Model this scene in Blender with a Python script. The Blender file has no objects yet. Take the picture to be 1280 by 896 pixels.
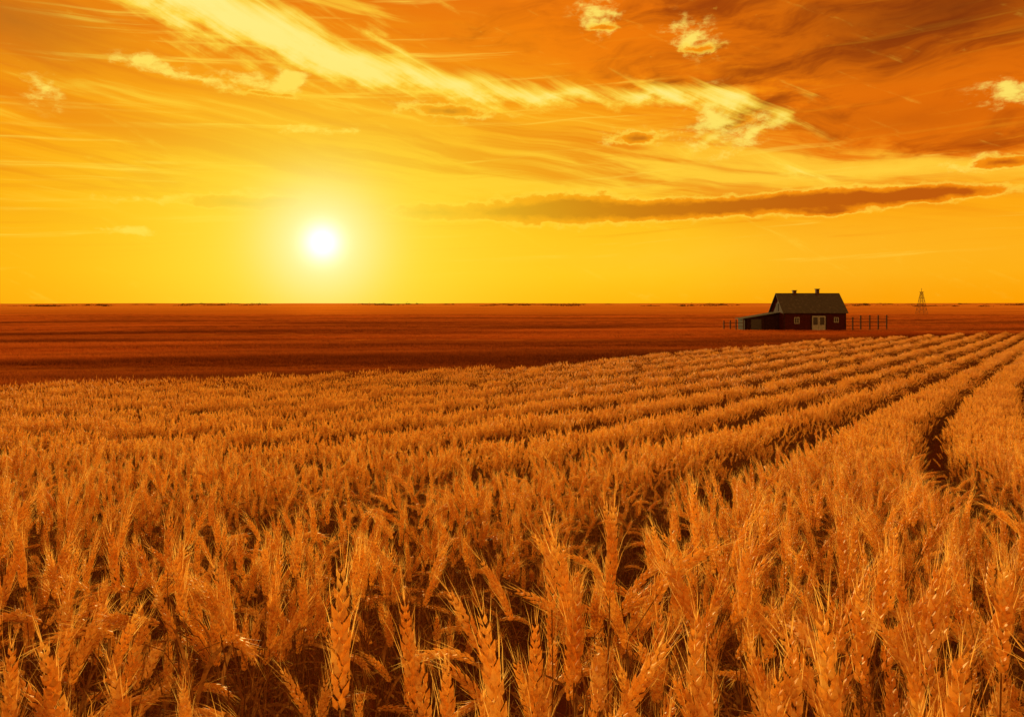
import bpy, math, random
import numpy as np
from mathutils import Vector
random.seed(4); R=np.random.default_rng(7)
sc=bpy.context.scene
F=995.0; EYE=4.65
SUNPX=(403,303)
def azel(px,py):
    u=(px-640)/F; v=(379-py)/F
    az=math.atan(u); el=math.atan(v*math.cos(az)); return az,el
SAZ,SEL=azel(*SUNPX)

# ---------------------------------------------------------------- camera
cam_d=bpy.data.cameras.new('camera'); cam=bpy.data.objects.new('camera',cam_d); sc.collection.objects.link(cam)
cam.location=(0,0,EYE); cam.rotation_euler=(math.radians(90),0,0)
cam_d.sensor_width=36; cam_d.lens=F/1280*36
cam_d.shift_y=-(448-379)/1280.0
cam_d.clip_start=0.05; cam_d.clip_end=20000
sc.camera=cam
sc.view_settings.view_transform='Standard'; sc.view_settings.look='None'; sc.view_settings.exposure=0

# ---------------------------------------------------------------- node DSL
class G:
    def __init__(s,nt): s.nt=nt
    def m(s,op,*a,clamp=False):
        n=s.nt.nodes.new('ShaderNodeMath'); n.operation=op; n.use_clamp=clamp
        for i,v in enumerate(a):
            if isinstance(v,X): s.nt.links.new(v.s,n.inputs[i])
            else: n.inputs[i].default_value=float(v)
        return X(s,n.outputs[0])
    def vec(s,x,y,z=0.0):
        n=s.nt.nodes.new('ShaderNodeCombineXYZ')
        for i,v in enumerate((x,y,z)):
            if isinstance(v,X): s.nt.links.new(v.s,n.inputs[i])
            else: n.inputs[i].default_value=float(v)
        return X(s,n.outputs[0])
    def sep(s,v):
        n=s.nt.nodes.new('ShaderNodeSeparateXYZ'); s.nt.links.new(v.s,n.inputs[0])
        return [X(s,o) for o in n.outputs]
    def noise(s,v,scale=1,detail=4,rough=.5,dist=0,col=False,dim='3D'):
        n=s.nt.nodes.new('ShaderNodeTexNoise'); n.noise_dimensions=dim; s.nt.links.new(v.s,n.inputs['Vector'])
        n.inputs['Scale'].default_value=scale; n.inputs['Detail'].default_value=detail
        n.inputs['Roughness'].default_value=rough; n.inputs['Distortion'].default_value=dist
        return X(s,n.outputs['Color' if col else 'Fac'])
    def ss(s,a,b,x):
        n=s.nt.nodes.new('ShaderNodeMapRange'); n.interpolation_type='SMOOTHSTEP'
        inv=a>b
        n.inputs['From Min'].default_value=min(a,b); n.inputs['From Max'].default_value=max(a,b)
        if inv: n.inputs['To Min'].default_value=1; n.inputs['To Max'].default_value=0
        s.nt.links.new(x.s,n.inputs['Value']); return X(s,n.outputs['Result'])
    def ramp(s,x,stops):
        n=s.nt.nodes.new('ShaderNodeValToRGB'); cr=n.color_ramp
        while len(cr.elements)<len(stops): cr.elements.new(0.5)
        for e,(p,c) in zip(cr.elements,stops):
            e.position=p; e.color=(*c,1)
        s.nt.links.new(x.s,n.inputs[0]); return X(s,n.outputs[0])
    def mix(s,f,a,b,mode='MIX'):
        n=s.nt.nodes.new('ShaderNodeMix'); n.data_type='RGBA'; n.blend_type=mode
        def put(i,v):
            if isinstance(v,X): s.nt.links.new(v.s,n.inputs[i])
            elif isinstance(v,(int,float)): n.inputs[i].default_value=v
            else: n.inputs[i].default_value=(*v,1)
        put(0,f); put(6,a); put(7,b); return X(s,n.outputs[2])
class X:
    def __init__(s,g,so): s.g=g; s.s=so
    def __add__(s,o): return s.g.m('ADD',s,o)
    __radd__=__add__
    def __mul__(s,o): return s.g.m('MULTIPLY',s,o)
    __rmul__=__mul__
    def __sub__(s,o): return s.g.m('SUBTRACT',s,o)
    def __rsub__(s,o): return s.g.m('SUBTRACT',o,s)
    def __truediv__(s,o): return s.g.m('DIVIDE',s,o)
    def __rtruediv__(s,o): return s.g.m('DIVIDE',o,s)

# ---------------------------------------------------------------- world sky
w=bpy.data.worlds.new('World'); sc.world=w; w.use_nodes=True
nt=w.node_tree; nt.nodes.clear(); g=G(nt)
tc=nt.nodes.new('ShaderNodeTexCoord')
D=X(g,tc.outputs['Generated'])
dx,dy,dz=g.sep(D)
az=g.m('ARCTAN2',dx,dy); el=g.m('ARCSINE',dz)
PX=az*F; PY=el*F
def cv(px,py):
    a,e=azel(px,py); return a*F,e*F
wn=g.noise(g.vec(PX/170,PY/80),1,2,.5,col=True,dim='2D'); wr,wg,wb=g.sep(wn)
wn2=g.noise(g.vec(PX/34+3,PY/18),1,4,.62,col=True,dim='2D'); vr,vg,vb=g.sep(wn2)
WBx=PX+(wr-.5)*70+(vr-.5)*26; WBy=PY+(wg-.5)*32+(vg-.5)*15
WSx=PX+(wr-.5)*18+(vr-.5)*22; WSy=PY+(wg-.5)*6+(vg-.5)*9
_rot={}
def rotc(k,rot):
    if (k,rot) not in _rot:
        bx,by=(WBx,WBy) if k=='B' else (WSx,WSy)
        if rot==0: _rot[(k,rot)]=g.vec(bx,by)
        else:
            r=math.radians(-rot); c,s=math.cos(r),math.sin(r)
            _rot[(k,rot)]=g.vec(bx*c+by*s,by*c-bx*s)
    return _rot[(k,rot)]
def blob(px,py,rx,ry,rot=0,k='B',amp=1):
    cx,cy=cv(px,py); r=math.radians(-rot); c,s=math.cos(r),math.sin(r)
    ux=cx*c+cy*s; uy=cy*c-cx*s; ax,ay=1/(rx*2.1),1/(ry*2.1)
    n=nt.nodes.new('ShaderNodeVectorMath'); n.operation='MULTIPLY_ADD'
    nt.links.new(rotc(k,rot).s,n.inputs[0]); n.inputs[1].default_value=(ax,ay,0); n.inputs[2].default_value=(-ux*ax,-uy*ay,0)
    q=nt.nodes.new('ShaderNodeTexGradient'); q.gradient_type='QUADRATIC_SPHERE'; nt.links.new(n.outputs[0],q.inputs[0])
    e=X(g,q.outputs['Fac']); return e*amp if amp!=1 else e
def bsum(lst,k='B'):
    r=None
    for b in lst:
        q=blob(*b[:5],k=k,amp=b[5] if len(b)>5 else 1)
        r=q if r is None else r+q
    return r
def slant(rot,kx,ky,seed,warp=1.0,det=5,rough=.60):
    r=math.radians(-rot); c,s=math.cos(r),math.sin(r)
    u=PX*c+PY*s; v=PY*c-PX*s
    n=g.noise(g.vec(u*(1/kx)+(wr-.5)*warp+seed*7.3,v*(1/ky)+(wg-.5)*warp*1.5+seed*3.1),1,det,rough,dim='2D')
    return n*.78+.11
s10=slant(9,360,24,2.0,.45)
s25=slant(26,240,16,5.0,.5)
s0=slant(-3,360,12,9.0,.4)
sb=slant(-6,230,46,11.0,.9,5,.66)
e01=g.m('MULTIPLY',PY,1/600.0,clamp=True)
base=g.ramp(e01,[(0,(1.0,.42,.0008)),(.06,(1.0,.52,.003)),(.20,(1.0,.47,.005)),(.33,(.96,.31,.003)),(.5,(.90,.21,.002)),(.64,(.76,.14,.002)),(1,(.62,.20,.03))])
side=g.ss(250,480,g.m('ABSOLUTE',PX+90))
base=g.mix(side*.5,base,(.98,.28,.001))
pale=bsum([(760,205,320,42,0,.9),(1120,212,240,24,0,.9),(600,235,300,30,0,.5),(850,320,460,40,0,.45)])
base=g.mix(g.m('MULTIPLY',pale,.9,clamp=True),base,(1,.62,.045))
base=g.mix(g.ss(.45,.64,s10)*g.ss(70,170,PY)*.9,base,(.82,.155,.001))
base=g.mix(g.ss(.54,.70,s0)*g.ss(30,110,PY)*.5,base,(.88,.21,.001))
base=g.mix(g.ss(.45,.27,s0)*g.ss(10,80,PY)*.85,base,(1,.68,.07))
base=g.mix(g.ss(.45,.28,s10)*g.ss(60,150,PY)*.8,base,(1,.60,.04))
ul=bsum([(10,30,130,60,9),(150,170,210,30,9,.9),(380,190,200,26,9,.8),(560,30,80,50,24,.8),(60,240,90,20,0,.5)])
base=g.mix(g.ss(.30,1.0,ul+(s10-.5)*1.6)*.85,base,(.84,.165,.001))
base=g.mix(blob(10,25,110,50)*.7,base,(.40,.11,.010))
bk=bsum([(900,30,300,58,0,1.1),(1190,60,240,90,0,1.3),(1120,145,170,26,0,1.1),(700,40,110,48,24,.9),(1290,150,110,36,0,.9)])
bkm=g.ss(.36,.85,bk+(sb-.5)*1.3+(vr-.5)*.5)
bankc=g.mix(g.ss(.40,.70,sb),(.88,.175,.001),(.34,.042,.001))
bankc=g.mix(g.ss(.46,.27,s0)*.45,bankc,(1,.34,.006))
bankc=g.mix(blob(1190,10,220,62)*.9,bankc,(.15,.020,.002))
bankc=g.mix(blob(1130,150,150,24)*.6,bankc,(.46,.072,.001))
bankc=g.mix(blob(660,50,110,48)*.6,bankc,(.90,.20,.001))
base=g.mix(bkm*.97,base,bankc)
bd=bsum([(215,0,110,32,24,1.1),(330,35,115,32,24,1.1),(430,72,100,27,24),(545,100,95,18,9),(680,112,100,14,0),(810,120,95,12,0),(905,130,48,24,9,.9),(878,178,28,18,-30,.7),(955,160,55,12,-30,.6),(480,40,60,12,40,.65),(1000,212,50,9,24,.5)])
bdf=bd*1.1+(s25-.5)*2.1+(vg-.5)*.6
base=g.mix(g.ss(.20,1.0,bdf)*.95,base,(1,.68,.055))
base=g.mix(g.ss(.62,1.4,bdf)*.9,base,(1,.88,.26))
puffn=g.noise(g.vec(PX/26+(vr-.5)*.5+21,PY/13+(vg-.5)*.5),1,5,.62,dim='2D')*.85+.075
pf=bsum([(52,115,22,16,40),(180,76,40,9,0),(240,98,48,5,9),(325,106,52,12,0),(365,100,24,14,0),(365,162,22,5,0),(415,163,30,5,0),(745,16,30,24,40),(862,45,34,22,24),(158,288,36,5,0),(1262,118,36,16,0),(1225,205,40,9,0),(890,150,34,36,0),(945,165,34,14,-30),(560,139,66,12,0),(790,173,45,11,0),(340,246,80,8,0,.9),(180,250,70,7,0,.7),(545,262,50,9,0,.7)],'S')
base=g.mix(g.ss(.58,.92,puffn+pf*.40)*g.ss(.05,.3,pf)*.95,base,(1,.77,.13))
lc=bsum([(535,266,52,10,0),(640,264,66,14,0),(715,259,62,20,0),(800,264,74,13,0),(900,261,95,11,0),(1000,252,95,11,0),(1090,245,84,10,0),(1185,242,66,7,0),(1040,265,34,5,0,.9),(300,255,68,8,0),(355,251,36,5,0,.6),(562,139,50,8,0),(794,173,34,8,0),(1255,202,40,7,0),(330,119,50,4,0,.6),(755,34,28,5,0,.6),(870,62,30,5,0,.6)],'S')
lf=lc+(puffn-.5)*.8+(vb-.5)*.3
base=g.mix(g.ss(.14,.36,lf)*.65,base,(1,.66,.06))
lcc=g.mix(g.ss(.45,1.0,lf),(.92,.25,.001),(.50,.080,.001))
base=g.mix(g.ss(.30,.48,lf)*.97,base,lcc)
scx,scy=cv(*SUNPX)
ddx=PX-scx; ddy=PY-scy
xx=ddx*ddx; yy_=ddy*ddy; d2=xx+yy_; d2w=xx*.25+yy_
core=g.m('EXPONENT',d2*(-1/20.0**2)); mid=g.m('EXPONENT',d2*(-1/62.0**2)); mid2=g.m('EXPONENT',(xx*.6+yy_)*(-1/125.0**2)); wide=g.m('EXPONENT',d2w*(-1/180.0**2))
col=g.mix(wide*.72,base,(1.0,.66,.012))
col=g.mix(mid2*.75,col,(1.0,.82,.07))
col=g.mix(mid*.88,col,(1.05,1.0,.48))
col=g.mix(core,col,(1.7,1.6,1.3))
col=g.mix(g.ss(.15,-.6,dy)*.9,col,(1.85,.86,.19))  # unseen sky behind the camera, brightened as added front fill for the wheat
col=g.mix(g.ss(.32,.8,dz),col,(.50,.22,.05))
col=g.mix(g.ss(-.002,-.05,dz),col,(.12,.045,.01))
sky=nt.nodes.new('ShaderNodeTexSky'); sky.sky_type='NISHITA'; sky.sun_disc=False
sky.sun_elevation=SEL; sky.sun_rotation=SAZ%(2*math.pi)
bg1=nt.nodes.new('ShaderNodeBackground'); nt.links.new(sky.outputs[0],bg1.inputs[0]); bg1.inputs[1].default_value=.0006
bg2=nt.nodes.new('ShaderNodeBackground'); nt.links.new(col.s,bg2.inputs[0]); bg2.inputs[1].default_value=1
ad=nt.nodes.new('ShaderNodeAddShader'); nt.links.new(bg1.outputs[0],ad.inputs[0]); nt.links.new(bg2.outputs[0],ad.inputs[1])
wo=nt.nodes.new('ShaderNodeOutputWorld'); nt.links.new(ad.outputs[0],wo.inputs[0])
try: w.cycles.sampling_method='NONE'
except Exception as e: print(e)

# ---------------------------------------------------------------- sun
sd=bpy.data.lights.new('sun','SUN'); so=bpy.data.objects.new('sun',sd); sc.collection.objects.link(so)
sd.energy=5.0; sd.color=(1,.68,.22); sd.angle=math.radians(.6)
sdir=Vector((math.sin(SAZ)*math.cos(SEL),math.cos(SAZ)*math.cos(SEL),math.sin(SEL)))
so.rotation_euler=sdir.to_track_quat('Z','Y').to_euler(); so.location=(0,0,60)

# ---------------------------------------------------------------- materials
def newmat(name):
    m=bpy.data.materials.new(name); m.use_nodes=True; n=m.node_tree; n.nodes.clear(); return m,n,G(n)
def objpos(nt,g,which='Object'):
    t=nt.nodes.new('ShaderNodeTexCoord'); return X(g,t.outputs[which])
def finish(nt,g,colr,rough=.7,spec=.3,bump=None,bs=.3,bd=.02,transl=0,tcol=None,gloss=None):
    p=nt.nodes.new('ShaderNodeBsdfPrincipled'); o=nt.nodes.new('ShaderNodeOutputMaterial')
    if isinstance(colr,X): nt.links.new(colr.s,p.inputs['Base Color'])
    else: p.inputs['Base Color'].default_value=(*colr,1)
    p.inputs['Roughness'].default_value=rough; p.inputs['Specular IOR Level'].default_value=spec
    if bump is not None:
        b=nt.nodes.new('ShaderNodeBump'); b.inputs['Strength'].default_value=bs; b.inputs['Distance'].default_value=bd
        nt.links.new(bump.s,b.inputs['Height']); nt.links.new(b.outputs[0],p.inputs['Normal'])
    sh=p.outputs[0]
    def mixin(other,f):
        mx=nt.nodes.new('ShaderNodeMixShader'); mx.inputs[0].default_value=f
        nt.links.new(sh,mx.inputs[1]); nt.links.new(other,mx.inputs[2]); return mx.outputs[0]
    if transl:
        t=nt.nodes.new('ShaderNodeBsdfTranslucent'); nt.links.new((tcol or colr).s,t.inputs[0]); sh=mixin(t.outputs[0],transl)
    if gloss:
        t=nt.nodes.new('ShaderNodeBsdfGlossy'); t.inputs['Color'].default_value=(*gloss[0],1); t.inputs['Roughness'].default_value=gloss[1]; sh=mixin(t.outputs[0],gloss[2])
    nt.links.new(sh,o.inputs[0])
def plantmat(name,c1,c2,c3,c4,tr,sp=.2):
    m,nt,g=newmat(name)
    oi=nt.nodes.new('ShaderNodeObjectInfo'); rnd=X(g,oi.outputs['Random'])
    P=objpos(nt,g)
    n1=g.noise(P,22,1,.6); n2=g.noise(P,110,1,.5)
    c=g.mix(rnd,c1,c2); c=g.mix(g.ss(.45,.75,n1)*.7,c,c3); c=g.mix(g.ss(.48,.68,n2)*.5,c,c4)
    finish(nt,g,c,.55,sp,transl=tr); return m
M_ear=plantmat('wheat_ear',(.97,.67,.19),(.78,.42,.09),(.98,.82,.36),(.50,.20,.04),.50,.25)
M_straw=plantmat('wheat_straw',(.36,.15,.036),(.17,.065,.016),(.52,.27,.07),(.11,.04,.013),.30,.0)
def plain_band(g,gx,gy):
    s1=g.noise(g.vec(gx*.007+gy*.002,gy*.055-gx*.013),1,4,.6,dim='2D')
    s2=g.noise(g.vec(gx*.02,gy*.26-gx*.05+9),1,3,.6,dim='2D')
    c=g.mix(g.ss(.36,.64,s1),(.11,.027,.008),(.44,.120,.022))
    # horizon haze painted into the colour: lighter orange with distance
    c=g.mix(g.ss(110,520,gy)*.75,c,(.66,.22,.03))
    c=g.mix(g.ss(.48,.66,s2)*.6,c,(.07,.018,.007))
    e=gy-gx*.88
    c=g.mix(g.ss(76,50,e)*g.ss(140,95,gy)*.8,c,(.035,.010,.005))  # ditch shadow along the wheat edge, painted as a dark strip
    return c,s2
M_tuft,nt,g=newmat('dry_grass'); ge=nt.nodes.new('ShaderNodeNewGeometry'); gx,gy,gzz=g.sep(X(g,ge.outputs['Position']))
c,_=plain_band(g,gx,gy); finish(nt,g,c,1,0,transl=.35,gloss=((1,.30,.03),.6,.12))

# ---------------------------------------------------------------- terrain
def gz(x,y):
    y=np.asarray(y,float); x=np.asarray(x,float)
    f=3.3*np.exp(-np.maximum(y,0)/18)
    b=3.3+.183*6*(1-np.exp(np.minimum(y,0)/6))
    z=np.where(y>=0,f,b)
    r=np.hypot(x,y)
    far=np.clip((r-500)/1500,0,1)
    z=z+far*(4.2*(np.sin(x/610+1.3)*np.sin(y/820+x/1500)+.5*np.sin(x/230+y/400)) )
    und=np.clip((r-60)/120,0,1)
    z=z+und*.10*(np.sin(x/17+y/29)+np.sin(y/11-x/41))
    return z
def gfun(y): return .73*y-6.75*(1-np.exp(-y/15))
EX=np.array([-140,-60,-20,.4,14,28.6,48,66,110,170]); EY=np.array([6,16,31,44,61,79,93,103,128,160])
def edge(x): return np.interp(x,EX,EY)
FUR=np.array(sorted([-.8,-2.8,1.3,3.4,5.5,7.6,9.8,12]+[-5.2-2.8*i for i in range(0,32)]))

def mesh_obj(name,V,Fc,mats,idx=None,smooth=False,link=True,parent=None):
    me=bpy.data.meshes.new(name); me.from_pydata([tuple(v) for v in V],[],Fc)
    for m in mats: me.materials.append(m)
    if idx is not None: me.polygons.foreach_set('material_index',idx)
    if smooth: me.polygons.foreach_set('use_smooth',[True]*len(me.polygons))
    me.update(); o=bpy.data.objects.new(name,me)
    if link: sc.collection.objects.link(o)
    if parent: o.parent=parent
    return o

def axis(a): 
    return np.unique(np.concatenate([-np.array(a)[::-1],a]))
xs=axis(np.concatenate([np.arange(0,12,.8),np.arange(12,60,3),np.arange(60,260,8),np.geomspace(260,9000,46)]))
ys=np.concatenate([-np.geomspace(9000,20,14),np.arange(-15,0,1.5),np.arange(0,12,.5),np.arange(12,60,1.5),np.arange(60,260,5),np.geomspace(260,9000,60)])
XX,YY=np.meshgrid(xs,ys); ZZ=gz(XX,YY)
V=np.stack([XX.ravel(),YY.ravel(),ZZ.ravel()],1); nx=len(xs)
Fc=[(j*nx+i,j*nx+i+1,(j+1)*nx+i+1,(j+1)*nx+i) for j in range(len(ys)-1) for i in range(nx-1)]
mg,nt,g=newmat('ground_soil')
p=objpos(nt,g); gx,gy,gzz=g.sep(p)
fine=g.noise(p,3.0,4,.6)
big=g.noise(g.vec(gx*.0012,gy*.007+4),1,3,.6,dim='2D')
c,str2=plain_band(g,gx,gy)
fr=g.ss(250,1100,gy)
c=g.mix(fr*g.ss(.25,.6,big),c,(.72,.30,.05))  # far soil lightened to orange, distance haze painted into its colour
c=g.mix(g.ss(.4,.7,fine)*.3,c,(.08,.028,.012))
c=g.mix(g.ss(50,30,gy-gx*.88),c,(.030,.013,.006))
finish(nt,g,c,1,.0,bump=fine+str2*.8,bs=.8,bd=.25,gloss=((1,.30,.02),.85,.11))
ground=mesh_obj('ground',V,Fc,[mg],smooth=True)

# ---------------------------------------------------------------- wheat plants
def frame(d):
    d=d/np.linalg.norm(d); a=np.array([0,0,1.]) if abs(d[2])<.9 else np.array([1.,0,0])
    u=np.cross(d,a); u/=np.linalg.norm(u); v=np.cross(d,u); return d,u,v
class Acc:
    def __init__(s): s.V=[];s.F=[];s.I=[]
    def add(s,V,F,i):
        b=len(s.V); s.V+= [tuple(q) for q in V]; s.F+=[tuple(k+b for k in f) for f in F]; s.I+=[i]*len(F)
def tube(A,pts,rad,n,mi):
    V=[];Fs=[]
    for k,p in enumerate(pts):
        d=pts[min(k+1,len(pts)-1)]-pts[max(k-1,0)]; d,u,v=frame(d)
        for j in range(n):
            a=2*math.pi*j/n; V.append(p+rad[k]*(math.cos(a)*u+math.sin(a)*v))
    for k in range(len(pts)-1):
        for j in range(n if n>2 else 1): Fs.append((k*n+j,k*n+(j+1)%n,(k+1)*n+(j+1)%n,(k+1)*n+j))
    A.add(V,Fs,mi)
def awn(A,p,d,L,wd,rg):
    d,u,v=frame(d); a=rg.uniform(0,6.28); s=math.cos(a)*u+math.sin(a)*v
    bend=rg.normal(0,.12,3)*L
    m=p+d*L*.5+bend*.25
    A.add([p-s*wd,p+s*wd,m+s*wd*.6,m-s*wd*.6,p+d*L+bend],[(0,1,2,3),(3,2,4)],0)
def leaf(A,p,ang,L,wd,rg,seg,up=.9):
    h=np.array([math.cos(ang),math.sin(ang),0]); s=np.array([-math.sin(ang),math.cos(ang),0])
    th=rg.uniform(.15,.5); dth=rg.uniform(1.2,2.7)/seg; V=[];Fs=[]; q=p.copy(); tw=rg.uniform(-.5,.5)
    for k in range(seg+1):
        t=k/seg; ww=wd*(1-t**2.2)*(.6+.8*min(t*3,1)*.5)+.0004
        nn=np.array([0,0,1.])*math.sin(th)-h*math.cos(th)
        sv=s*math.cos(tw*t*3)+nn*math.sin(tw*t*3)
        V+= [q-sv*ww,q+sv*ww]
        q=q+(h*math.sin(th)+np.array([0,0,1.])*math.cos(th))*L/seg; th+=dth
    for k in range(seg): Fs.append((2*k,2*k+1,2*k+3,2*k+2))
    A.add(V,Fs,1)
def plant(A,rg,o,lod,H=None):
    H=H or (rg.uniform(.70,.92) if lod==0 else rg.uniform(.76,.90)); ang=rg.uniform(0,6.28)
    h=np.array([math.cos(ang),math.sin(ang),0]); z=np.array([0,0,1.])
    lean=rg.uniform(.0,.14); nod=abs(rg.normal(.22,.34)); nod=min(nod,1.7)
    if rg.random()<.12: nod=rg.uniform(1.2,2.3)
    nS=[9,5,3][lod]; pts=[o.copy()]; th=lean*.3
    for k in range(nS):
        t=(k+1)/nS; th=lean*t+nod*.55*max(0,(t-.72)/.28)**1.6
        pts.append(pts[-1]+(h*math.sin(th)+z*math.cos(th))*H/nS)
    sr=[.0019,.0026,.004][lod]
    tube(A,pts,[sr*(1-.35*k/nS) for k in range(nS+1)],3 if lod<2 else 2,1)
    L=rg.uniform(.115,.155)
    q=pts[-1].copy(); th0=th
    if lod==0:
        N=13
        spin=rg.uniform(0,6.28)
        for k in range(N):
            t=k/(N-1); th=th0+nod*.5*t; d=h*math.sin(th)+z*math.cos(th); _,u,v=frame(d)
            env=.58+.55*math.sin(math.pi*min(1,t*.82+.16))
            for j in range(3):
                a=spin+k*math.pi/3*1.0+j*2*math.pi/3+rg.normal(0,.12); r=math.cos(a)*u+math.sin(a)*v; sdv=-math.sin(a)*u+math.cos(a)*v
                dd=d*math.cos(.36)+r*math.sin(.36); n2=np.cross(dd,sdv)
                b=q+r*.0030*env; Ls=.0205*env*rg.uniform(.9,1.1); wd=.0047*env
                m1=b+dd*Ls*.38; tip=b+dd*Ls
                V=[b,m1+sdv*wd,m1+n2*wd*.8,m1-sdv*wd,m1-n2*wd*.8,tip]
                A.add(V,[(0,1,2),(0,2,3),(0,3,4),(0,4,1),(5,2,1),(5,3,2),(5,4,3),(5,1,4)],0)
                da=d*math.cos(.2)+r*math.sin(.2)
                if (j+k)%3: awn(A,tip-dd*.001,da,rg.uniform(.035,.075)*(1-.25*t),.00045,rg)
            q=q+d*L/N
        for j in range(4):
            awn(A,q,d+rg.normal(0,.12,3),rg.uniform(.03,.06),.00045,rg)
        for j in range(rg.integers(2,5)):
            kk=rg.uniform(.25,.8); i0=int(kk*nS); pp=pts[i0]*(1-(kk*nS-i0))+pts[i0+1]*(kk*nS-i0)
            leaf(A,pp,rg.uniform(0,6.28),rg.uniform(.14,.30),rg.uniform(.003,.0055),rg,7)
    elif lod==1:
        N=7; V=[];Fs=[]
        for k in range(N+1):
            t=k/N; th=th0+nod*.5*t; d=h*math.sin(th)+z*math.cos(th); _,u,v=frame(d)
            rr=(.0120 if k%2 else .0070)*(.55+.6*math.sin(math.pi*min(1,t*.8+.15))) if k<N else .0015
            for j in range(4):
                a=j*math.pi/2+(.78 if k%2 else 0); V.append(q+rr*(math.cos(a)*u+math.sin(a)*v))
            if k<N: 
                for j in range(2):
                    a=rg.uniform(0,6.28); r=math.cos(a)*u+math.sin(a)*v
                    awn(A,q+r*rr,d*.96+r*.3,rg.uniform(.03,.06),.0009,rg)
            q=q+d*L/N*1.05
        for k in range(N):
            for j in range(4): Fs.append((k*4+j,k*4+(j+1)%4,(k+1)*4+(j+1)%4,(k+1)*4+j))
        A.add(V,Fs,0)
        for j in range(2):
            pp=pts[rg.integers(1,4)]; leaf(A,pp,rg.uniform(0,6.28),rg.uniform(.12,.22),.0055,rg,4)
    else:
        th=th0+nod*.3; d=h*math.sin(th)+z*math.cos(th); _,u,v=frame(d)
        m=q+d*L*.4; wd=.015
        A.add([q,m+u*wd,m+v*wd,m-u*wd,m-v*wd,q+d*L*1.1],[(0,1,2),(0,2,3),(0,3,4),(0,4,1),(5,2,1),(5,3,2),(5,4,3),(5,1,4)],0)
        for j in range(2):
            a=rg.uniform(0,6.28); r=math.cos(a)*u+math.sin(a)*v
            awn(A,q+d*L*rg.uniform(.2,1),d+r*.35,.07,.0022,rg)
        leaf(A,pts[rg.integers(1,3)],rg.uniform(0,6.28),.2,.008,rg,3)
lib=bpy.data.collections.new('wheat_plants')
NV0,NV1,NV2=18,8,6
rg=np.random.default_rng(3)
names=0
def libobj(A,mats,col):
    global names
    o=mesh_obj('plant_%02d'%names,A.V,A.F,mats,A.I,link=False); names+=1; col.objects.link(o)
for i in range(NV0):
    A=Acc(); plant(A,rg,np.zeros(3),0); libobj(A,[M_ear,M_straw],lib)
for i in range(NV1):
    A=Acc()
    for k in range(6): plant(A,rg,np.array([rg.uniform(-.06,.06),rg.uniform(-.20,.20),0]),1)
    libobj(A,[M_ear,M_straw],lib)
for i in range(NV2):
    A=Acc()
    for k in range(24): plant(A,rg,np.array([rg.uniform(-.07,.07),rg.uniform(-.6,.6),0]),2)
    libobj(A,[M_ear,M_straw],lib)

def scatter(name,col,P,rot,scl,idx):
    me=bpy.data.meshes.new(name); me.from_pydata([tuple(p) for p in P],[],[])
    a=me.attributes.new('rot','FLOAT_VECTOR','POINT'); a.data.foreach_set('vector',np.asarray(rot,dtype=np.float32).ravel())
    a=me.attributes.new('scl','FLOAT_VECTOR','POINT'); a.data.foreach_set('vector',np.asarray(scl,dtype=np.float32).ravel())
    a=me.attributes.new('idx','INT','POINT'); a.data.foreach_set('value',np.asarray(idx,dtype=np.int32))
    o=bpy.data.objects.new(name,me); sc.collection.objects.link(o)
    ng=bpy.data.node_groups.new(name+'_scatter','GeometryNodeTree')
    ng.interface.new_socket(name='Geometry',in_out='INPUT',socket_type='NodeSocketGeometry')
    ng.interface.new_socket(name='Geometry',in_out='OUTPUT',socket_type='NodeSocketGeometry')
    gi=ng.nodes.new('NodeGroupInput'); go=ng.nodes.new('NodeGroupOutput')
    ci=ng.nodes.new('GeometryNodeCollectionInfo'); ci.inputs[0].default_value=col; ci.inputs[1].default_value=True; ci.inputs[2].default_value=True
    ip=ng.nodes.new('GeometryNodeInstanceOnPoints'); ip.inputs['Pick Instance'].default_value=True
    def na(n,t):
        q=ng.nodes.new('GeometryNodeInputNamedAttribute'); q.data_type=t; q.inputs[0].default_value=n
        return [s for s in q.outputs if s.enabled and s.name=='Attribute'][0]
    er=ng.nodes.new('FunctionNodeEulerToRotation')
    ng.links.new(gi.outputs[0],ip.inputs['Points']); ng.links.new(ci.outputs[0],ip.inputs['Instance'])
    ng.links.new(na('idx','INT'),ip.inputs['Instance Index'])
    ng.links.new(na('rot','FLOAT_VECTOR'),er.inputs[0]); ng.links.new(er.outputs[0],ip.inputs['Rotation'])
    ng.links.new(na('scl','FLOAT_VECTOR'),ip.inputs['Scale'])
    ng.links.new(ip.outputs[0],go.inputs[0])
    md=o.modifiers.new('scatter','NODES'); md.node_group=ng
    return o
def furd(x,y):
    s=x-gfun(y); i=np.clip(np.searchsorted(FUR,s),1,len(FUR)-1)
    return np.minimum(np.abs(s-FUR[i-1]),np.abs(s-FUR[i]))
# half-width of the bare furrow; the eastern rows stand closer together than the western ones
def halfw(x,y):
    left=np.clip((gfun(y)-1.5-x)/4,0,1); right=np.clip((x-gfun(y)+.2)/1.0,0,1)
    return np.interp(y,[0,1.2,3,8,20,60,160],[.06,.14,.32,.44,.50,.58,.6])*(1+.45*left)*(1-.42*right)
def gen(y0,y1,dens,mar):
    xmax=.66*y1+mar; n=int(dens*(y1-y0)*2*xmax)
    x=R.uniform(-xmax,xmax,n); y=R.uniform(y0,y1,n)
    k=(np.abs(x)<.66*y+mar)&(y<edge(x)-R.uniform(0,.6,n)); x=x[k];y=y[k]
    wob=1+.10*np.sin(y*1.9+x*.7); fw=halfw(x,y)*wob
    d=furd(x,y); k=d>fw*R.uniform(.72,1.1,len(x)); return x[k],y[k],d[k],fw[k]
Ps=[];Rs=[];Ss=[];Is=[]
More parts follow.
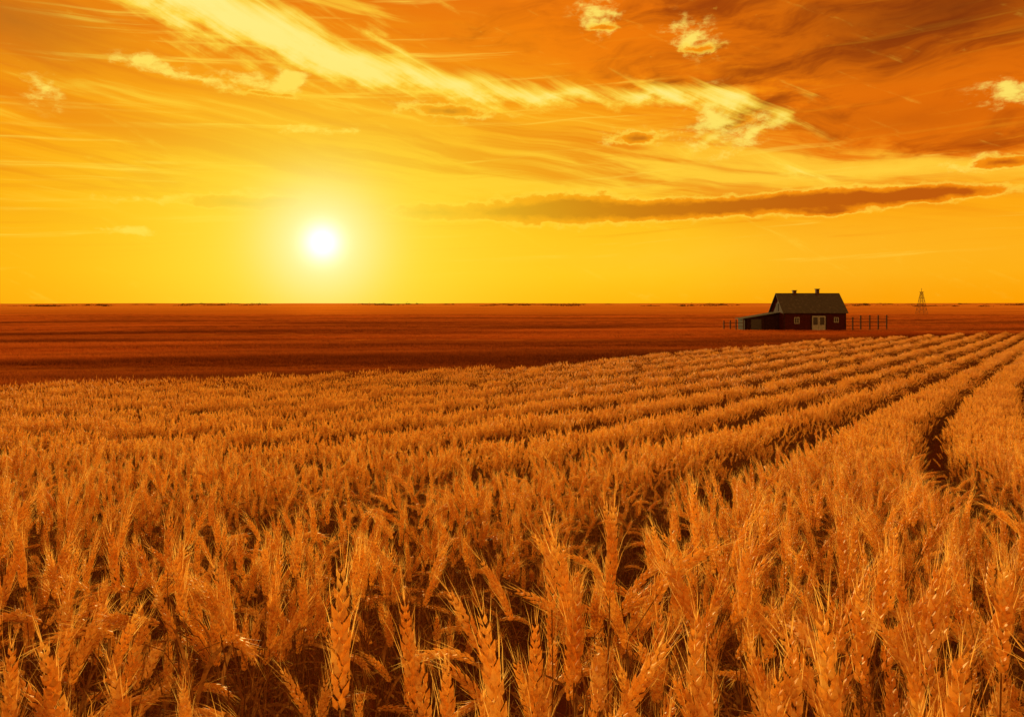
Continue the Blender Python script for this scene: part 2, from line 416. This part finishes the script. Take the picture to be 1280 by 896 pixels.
for (y0,y1,dens,mar,i0,nv,kind) in [(.8,8.5,142,1.6,0,NV0,0),(8.5,27,25,3,NV0,NV1,1),(27,165,4.6,6,NV0+NV1,NV2,2)]:
    x,y,d,fw=gen(y0,y1,dens,mar); n=len(x); z=gz(x,y)-.01
    t_=np.clip((d-fw+.06)/.24,0,1); t_=t_*t_*(3-2*t_)
    hs=(.74+.28*t_)*(1+.05*np.sin(x*1.7+y*.9)*np.sin(y*1.3-x*.5))
    sl=.73-.45*np.exp(-y/15); ra=-np.arctan(sl)
    if kind==0: rz=R.uniform(0,6.28,n); s=np.clip(R.normal(1.0,.09,n),.72,1.16)*hs; tx=.075; wd=1.12+.06*np.clip((3.2-y)/2,0,1)
    else: rz=ra+np.where(R.random(n)<.5,0,math.pi)+R.normal(0,.1,n); s=R.normal(1.0,.05,n)*hs; tx=.04; wd=np.ones(n)
    Ps.append(np.stack([x,y,z],1)); Rs.append(np.stack([R.normal(0,tx,n),R.normal(0,tx,n),rz],1))
    Ss.append(np.stack([wd,wd,s],1)); Is.append(i0+R.integers(0,nv,n)); print('wheat',kind,n)
scatter('wheat_field',lib,np.concatenate(Ps),np.concatenate(Rs),np.concatenate(Ss),np.concatenate(Is))

# ---------------------------------------------------------------- dry grass on the plain
lib2=bpy.data.collections.new('dry_grass_tufts'); names=0
for i in range(5):
    A=Acc()
    for k in range(60):
        a=rg.uniform(0,6.28); p=np.array([rg.uniform(-.9,.9),rg.uniform(-.45,.45),0]); L=rg.uniform(.12,.38)
        d=np.array([math.cos(a)*.3,math.sin(a)*.3,1]); s=np.array([-math.sin(a),math.cos(a),0])*.018
        A.add([p-s,p+s,p+d*L],[(0,1,2)],0)
    libobj(A,[M_tuft],lib2)
n=85000
y=25+(R.random(n)**1.6)*300; x=R.uniform(-1,1,n)*(.68*y+15)
band=np.sin(y*.30-x*.07+2*np.sin(x*.02))+.8*np.sin(y*.11+x*.03)
k=(y>edge(x)+2.6)&~((x>38)&(x<60)&(y>134)&(y<145))&(band>R.uniform(-2.2,-.2,n)); x=x[k];y=y[k];band=band[k];n=len(x)
s=R.uniform(.7,1.2,n)*(.85+.30*band)
scatter('dry_grass',lib2,np.stack([x,y,gz(x,y)-.02],1),np.stack([np.zeros(n),np.zeros(n),R.normal(0,.3,n)],1),np.stack([s*0+1,s*0+1,s],1),R.integers(0,5,n))

# ---------------------------------------------------------------- distant trees / scrub on the horizon
m_f,nt,g=newmat('tree_foliage'); c=g.mix(g.noise(objpos(nt,g),.4,3,.6),(.06,.035,.012),(.12,.06,.02)); finish(nt,g,c,.8,.1)
A=Acc(); q=random.Random(5)
for i in range(420):
    yy=q.uniform(900,2300); xx=q.uniform(-.75,.75)*yy
    if math.sin(xx/yy*31)+.7*math.sin(xx/yy*11+1)<q.uniform(-.9,1.0): continue
    zz=float(gz(xx,yy)); hh=q.uniform(1.5,4.2); ww=q.uniform(3,22)
    for k in range(70):
        px=xx+q.gauss(0,ww*.5); pz=zz+abs(q.gauss(0,.36))*hh*math.exp(-((px-xx)/ww)**2); py=yy+q.gauss(0,2)
        s=q.uniform(.3,.8); a=q.uniform(0,6.28)
        A.add([(px-s,py,pz-s*.5),(px+s,py+q.uniform(-1,1)*s,pz-s*.4),(px+math.cos(a)*s*.4,py,pz+s*.7)],[(0,1,2)],0)
mesh_obj('distant_trees',A.V,A.F,[m_f],A.I)

# ---------------------------------------------------------------- barn
def boards(name,c1,c2,horizontal=True,sc_=5):
    m,nt,g=newmat(name); p=objpos(nt,g); a,b,c3=g.sep(p)
    n1=g.noise(p,2.2,4,.6); n2=g.noise(g.vec(a*1.0,b*1.0,c3*14) if horizontal else g.vec(a*14,b*14,c3),1,3,.6)
    ln=g.m('FRACT',(c3 if horizontal else a+b)*sc_)
    c=g.mix(n2,c1,c2); c=g.mix(g.ss(.5,.75,n1)*.5,c,tuple(v*1.7+.006 for v in c1))
    finish(nt,g,c,.85,.05,bump=ln+n1*.3,bs=.6,bd=.03); return m
M_wall=boards('red_boards',(.050,.008,.004),(.024,.005,.0035))
M_shed=boards('weathered_boards',(.028,.010,.006),(.016,.006,.004),False,4)
M_roof=boards('roof_shingles',(.068,.055,.048),(.036,.030,.026),True,4)
M_white=boards('white_paint',(.26,.25,.23),(.15,.14,.12),False,3)
m_glass,nt,g=newmat('window_glass'); finish(nt,g,g.mix(g.noise(objpos(nt,g),3),(.015,.012,.010),(.035,.025,.02)),.25,.3)
M_brick,nt,g=newmat('chimney_brick'); finish(nt,g,g.mix(g.noise(objpos(nt,g),9),(.07,.03,.018),(.04,.02,.014)),.85,.1)
M_wood,nt,g=newmat('fence_wood'); finish(nt,g,g.mix(g.noise(objpos(nt,g),6),(.04,.02,.012),(.07,.035,.02)),.9,.05)
barn=bpy.data.objects.new('barn',None); sc.collection.objects.link(barn)
BX0,BX1,BY0,BY1=46.5,57.0,136.0,143.0; WH=3.25; RH=6.3
bz=float(gz(51,138))-.05
barn.location=(BX0,BY0,bz)
LX=BX1-BX0; LY=BY1-BY0
def box(name,x0,x1,y0,y1,z0,z1,mat,par=barn):
    V=[(x,y,z) for z in (z0,z1) for y in (y0,y1) for x in (x0,x1)]
    Fc=[(0,2,3,1),(4,5,7,6),(0,1,5,4),(2,6,7,3),(0,4,6,2),(1,3,7,5)]
    return mesh_obj(name,V,Fc,[mat],parent=par)
V=[(0,0,-.3),(LX,0,-.3),(LX,LY,-.3),(0,LY,-.3),(0,0,WH),(LX,0,WH),(LX,LY,WH),(0,LY,WH),(0,LY/2,RH-.12),(LX,LY/2,RH-.12)]
mesh_obj('walls',V,[(0,1,5,4),(2,3,7,6),(0,4,8,7,3),(1,2,6,9,5),(4,5,9,8),(6,7,8,9)],[M_wall],parent=barn)
def slab(name,a,b,c,d,t,mat):
    V=[a,b,c,d]+[(p[0],p[1],p[2]-t) for p in (a,b,c,d)]
    return mesh_obj(name,V,[(0,1,2,3),(7,6,5,4),(0,4,5,1),(1,5,6,2),(2,6,7,3),(3,7,4,0)],[mat],parent=barn)
ov=.35; sl=(RH-WH)/(LY/2); ez=WH-ov*sl+.16
slab('roof_front',(-ov,-ov,ez),(LX+ov,-ov,ez),(LX+ov,LY/2,RH+.16),(-ov,LY/2,RH+.16),.14,M_roof)
slab('roof_back',(LX+ov,LY+ov,ez),(-ov,LY+ov,ez),(-ov,LY/2+.003,RH+.157),(LX+ov,LY/2+.003,RH+.157),.14,M_roof)
for i,(cx,hh) in enumerate([(2.9,6.85),(6.9,7.1)]):
    box('chimney_%d'%i,cx-.27,cx+.27,LY/2-.5,LY/2+.05,5.4,hh,M_brick)
    box('chimney_cap_%d'%i,cx-.36,cx+.36,LY/2-.6,LY/2+.15,hh,hh+.12,M_brick)
def window(nm,x0,x1,z0,z1,fr=.10):
    box(nm+'_glass',x0+fr,x1-fr,-.03,-.004,z0+fr,z1-fr,m_glass)
    for k,(a,b,c,d) in enumerate([(x0,x1,z1-fr,z1),(x0,x1,z0,z0+fr),(x0,x0+fr,z0+fr,z1-fr),(x1-fr,x1,z0+fr,z1-fr)]):
        box(nm+'_frame_%d'%k,a,b,-.07,-.004,c,d,M_white)
    box(nm+'_mullion',(x0+x1)/2-.03,(x0+x1)/2+.03,-.06,-.031,z0+fr,z1-fr,M_white)
window('window_left',1.7,2.6,1.2,2.3)
window('window_right',8.5,9.3,1.4,2.3)
box('door_leaf_left',4.75,5.88,-.05,-.004,.0,2.55,M_white)
box('door_leaf_right',5.92,7.05,-.05,-.004,.0,2.55,M_white)
for k,(a,b,c,d) in enumerate([(4.55,7.25,2.55,2.75),(4.55,4.73,0,2.55),(7.07,7.25,0,2.55)]): box('door_frame_%d'%k,a,b,-.09,-.004,c,d,M_shed)
for k,(a,b) in enumerate([(4.95,5.7),(6.1,6.85)]): box('door_pane_%d'%k,a,b,-.075,-.052,1.0,2.3,m_glass)
box('corner_board',-.06,.10,-.06,-.003,0,WH-.2,M_shed); box('corner_board_2',LX-.1,LX+.06,-.06,-.003,0,WH-.2,M_shed)
V=[(-.05,2.9,3.3),(-.05,4.1,3.3),(-.05,4.1,4.6),(-.05,2.9,4.6),(-.004,2.9,3.3),(-.004,4.1,3.3),(-.004,4.1,4.6),(-.004,2.9,4.6)]
mesh_obj('gable_hatch',V,[(0,3,2,1),(0,1,5,4),(1,2,6,5),(2,3,7,6),(3,0,4,7)],[M_shed],parent=barn)
sx0=-6.0
V=[(sx0,2.6,-.3),(-.01,2.6,-.3),(-.01,6.6,-.3),(sx0,6.6,-.3),(sx0,2.6,2.0),(-.01,2.6,2.95),(-.01,6.6,2.95),(sx0,6.6,2.0)]
mesh_obj('shed_walls',V,[(0,1,5,4),(2,3,7,6),(0,4,7,3),(1,2,6,5),(4,5,6,7)],[M_shed],parent=barn)
slab('shed_roof',(sx0-.5,2.2,2.02),(-.02,2.2,3.12),(-.02,6.9,3.12),(sx0-.5,6.9,2.02),.1,M_roof)
box('shed_opening',-4.9,-3.1,2.55,2.595,0,1.9,m_glass); box('shed_post',-2.4,-2.22,2.35,2.53,0,2.5,M_shed); box('shed_post_2',-5.6,-5.42,2.35,2.53,0,2.0,M_shed)

def fence(name,x0,x1,y,n,h=2.0,rails=(.6,1.2)):
    A=Acc(); r=random.Random(n)
    def bx(a,b,c,d,e,f):
        A.add([(x_,y_,z_) for z_ in (e,f) for y_ in (c,d) for x_ in (a,b)],[(0,2,3,1),(4,5,7,6),(0,1,5,4),(2,6,7,3),(0,4,6,2),(1,3,7,5)],0)
    for i in range(n):
        x=x0+(x1-x0)*i/(n-1)+r.uniform(-.1,.1); hh=h*r.uniform(.85,1.1); bx(x-.09,x+.09,y-.09,y+.09,-.3,hh)
    for k in rails: bx(x0,x1,y-.13,y-.095,k,k+.09)
    o=mesh_obj(name,A.V,A.F,[M_wood],A.I); o.location=(0,0,float(gz((x0+x1)/2,y))); return o
fence('wooden_fence',57.6,65.0,138,6,2.5,(.7,1.35,1.95)); fence('wooden_fence',36.8,40.0,138,4,1.9)

# ---------------------------------------------------------------- lattice tower
M_st,nt,g=newmat('rusty_steel'); finish(nt,g,g.mix(g.noise(objpos(nt,g),2),(.13,.065,.035),(.20,.11,.06)),.7,.2)
A=Acc(); TH=10.8; b=1.7; tp=.3
def beam(p,q_,r=.09): tube(A,[np.array(p,float),np.array(q_,float)],[r,r],4,0)
def corner(i,t):
    w_=b*(1-t)+tp*t; sxx=[-1,1,1,-1][i%4]; syy=[-1,-1,1,1][i%4]; return (sxx*w_,syy*w_,TH*.86*t)
lv=[0,.22,.42,.6,.76,.9,1]
for i in range(4):
    beam(corner(i,0),corner(i,1),.08)
    for k in range(len(lv)-1):
        beam(corner(i,lv[k]),corner(i+1,lv[k+1]),.04); beam(corner(i+1,lv[k]),corner(i,lv[k+1]),.04); beam(corner(i,lv[k+1]),corner(i+1,lv[k+1]),.05)
beam((0,0,TH*.86),(0,0,TH),.09); beam((-1,0,TH*.86),(1,0,TH*.86),.07); beam((-1.3,0,TH*.62),(1.3,0,TH*.62),.06)
tw=mesh_obj('lattice_tower',A.V,A.F,[M_st],A.I); ty=330; tx_=(1152-640)/F*ty; tw.location=(tx_,ty,float(gz(tx_,ty))-.1)
print('done',len(bpy.data.objects))
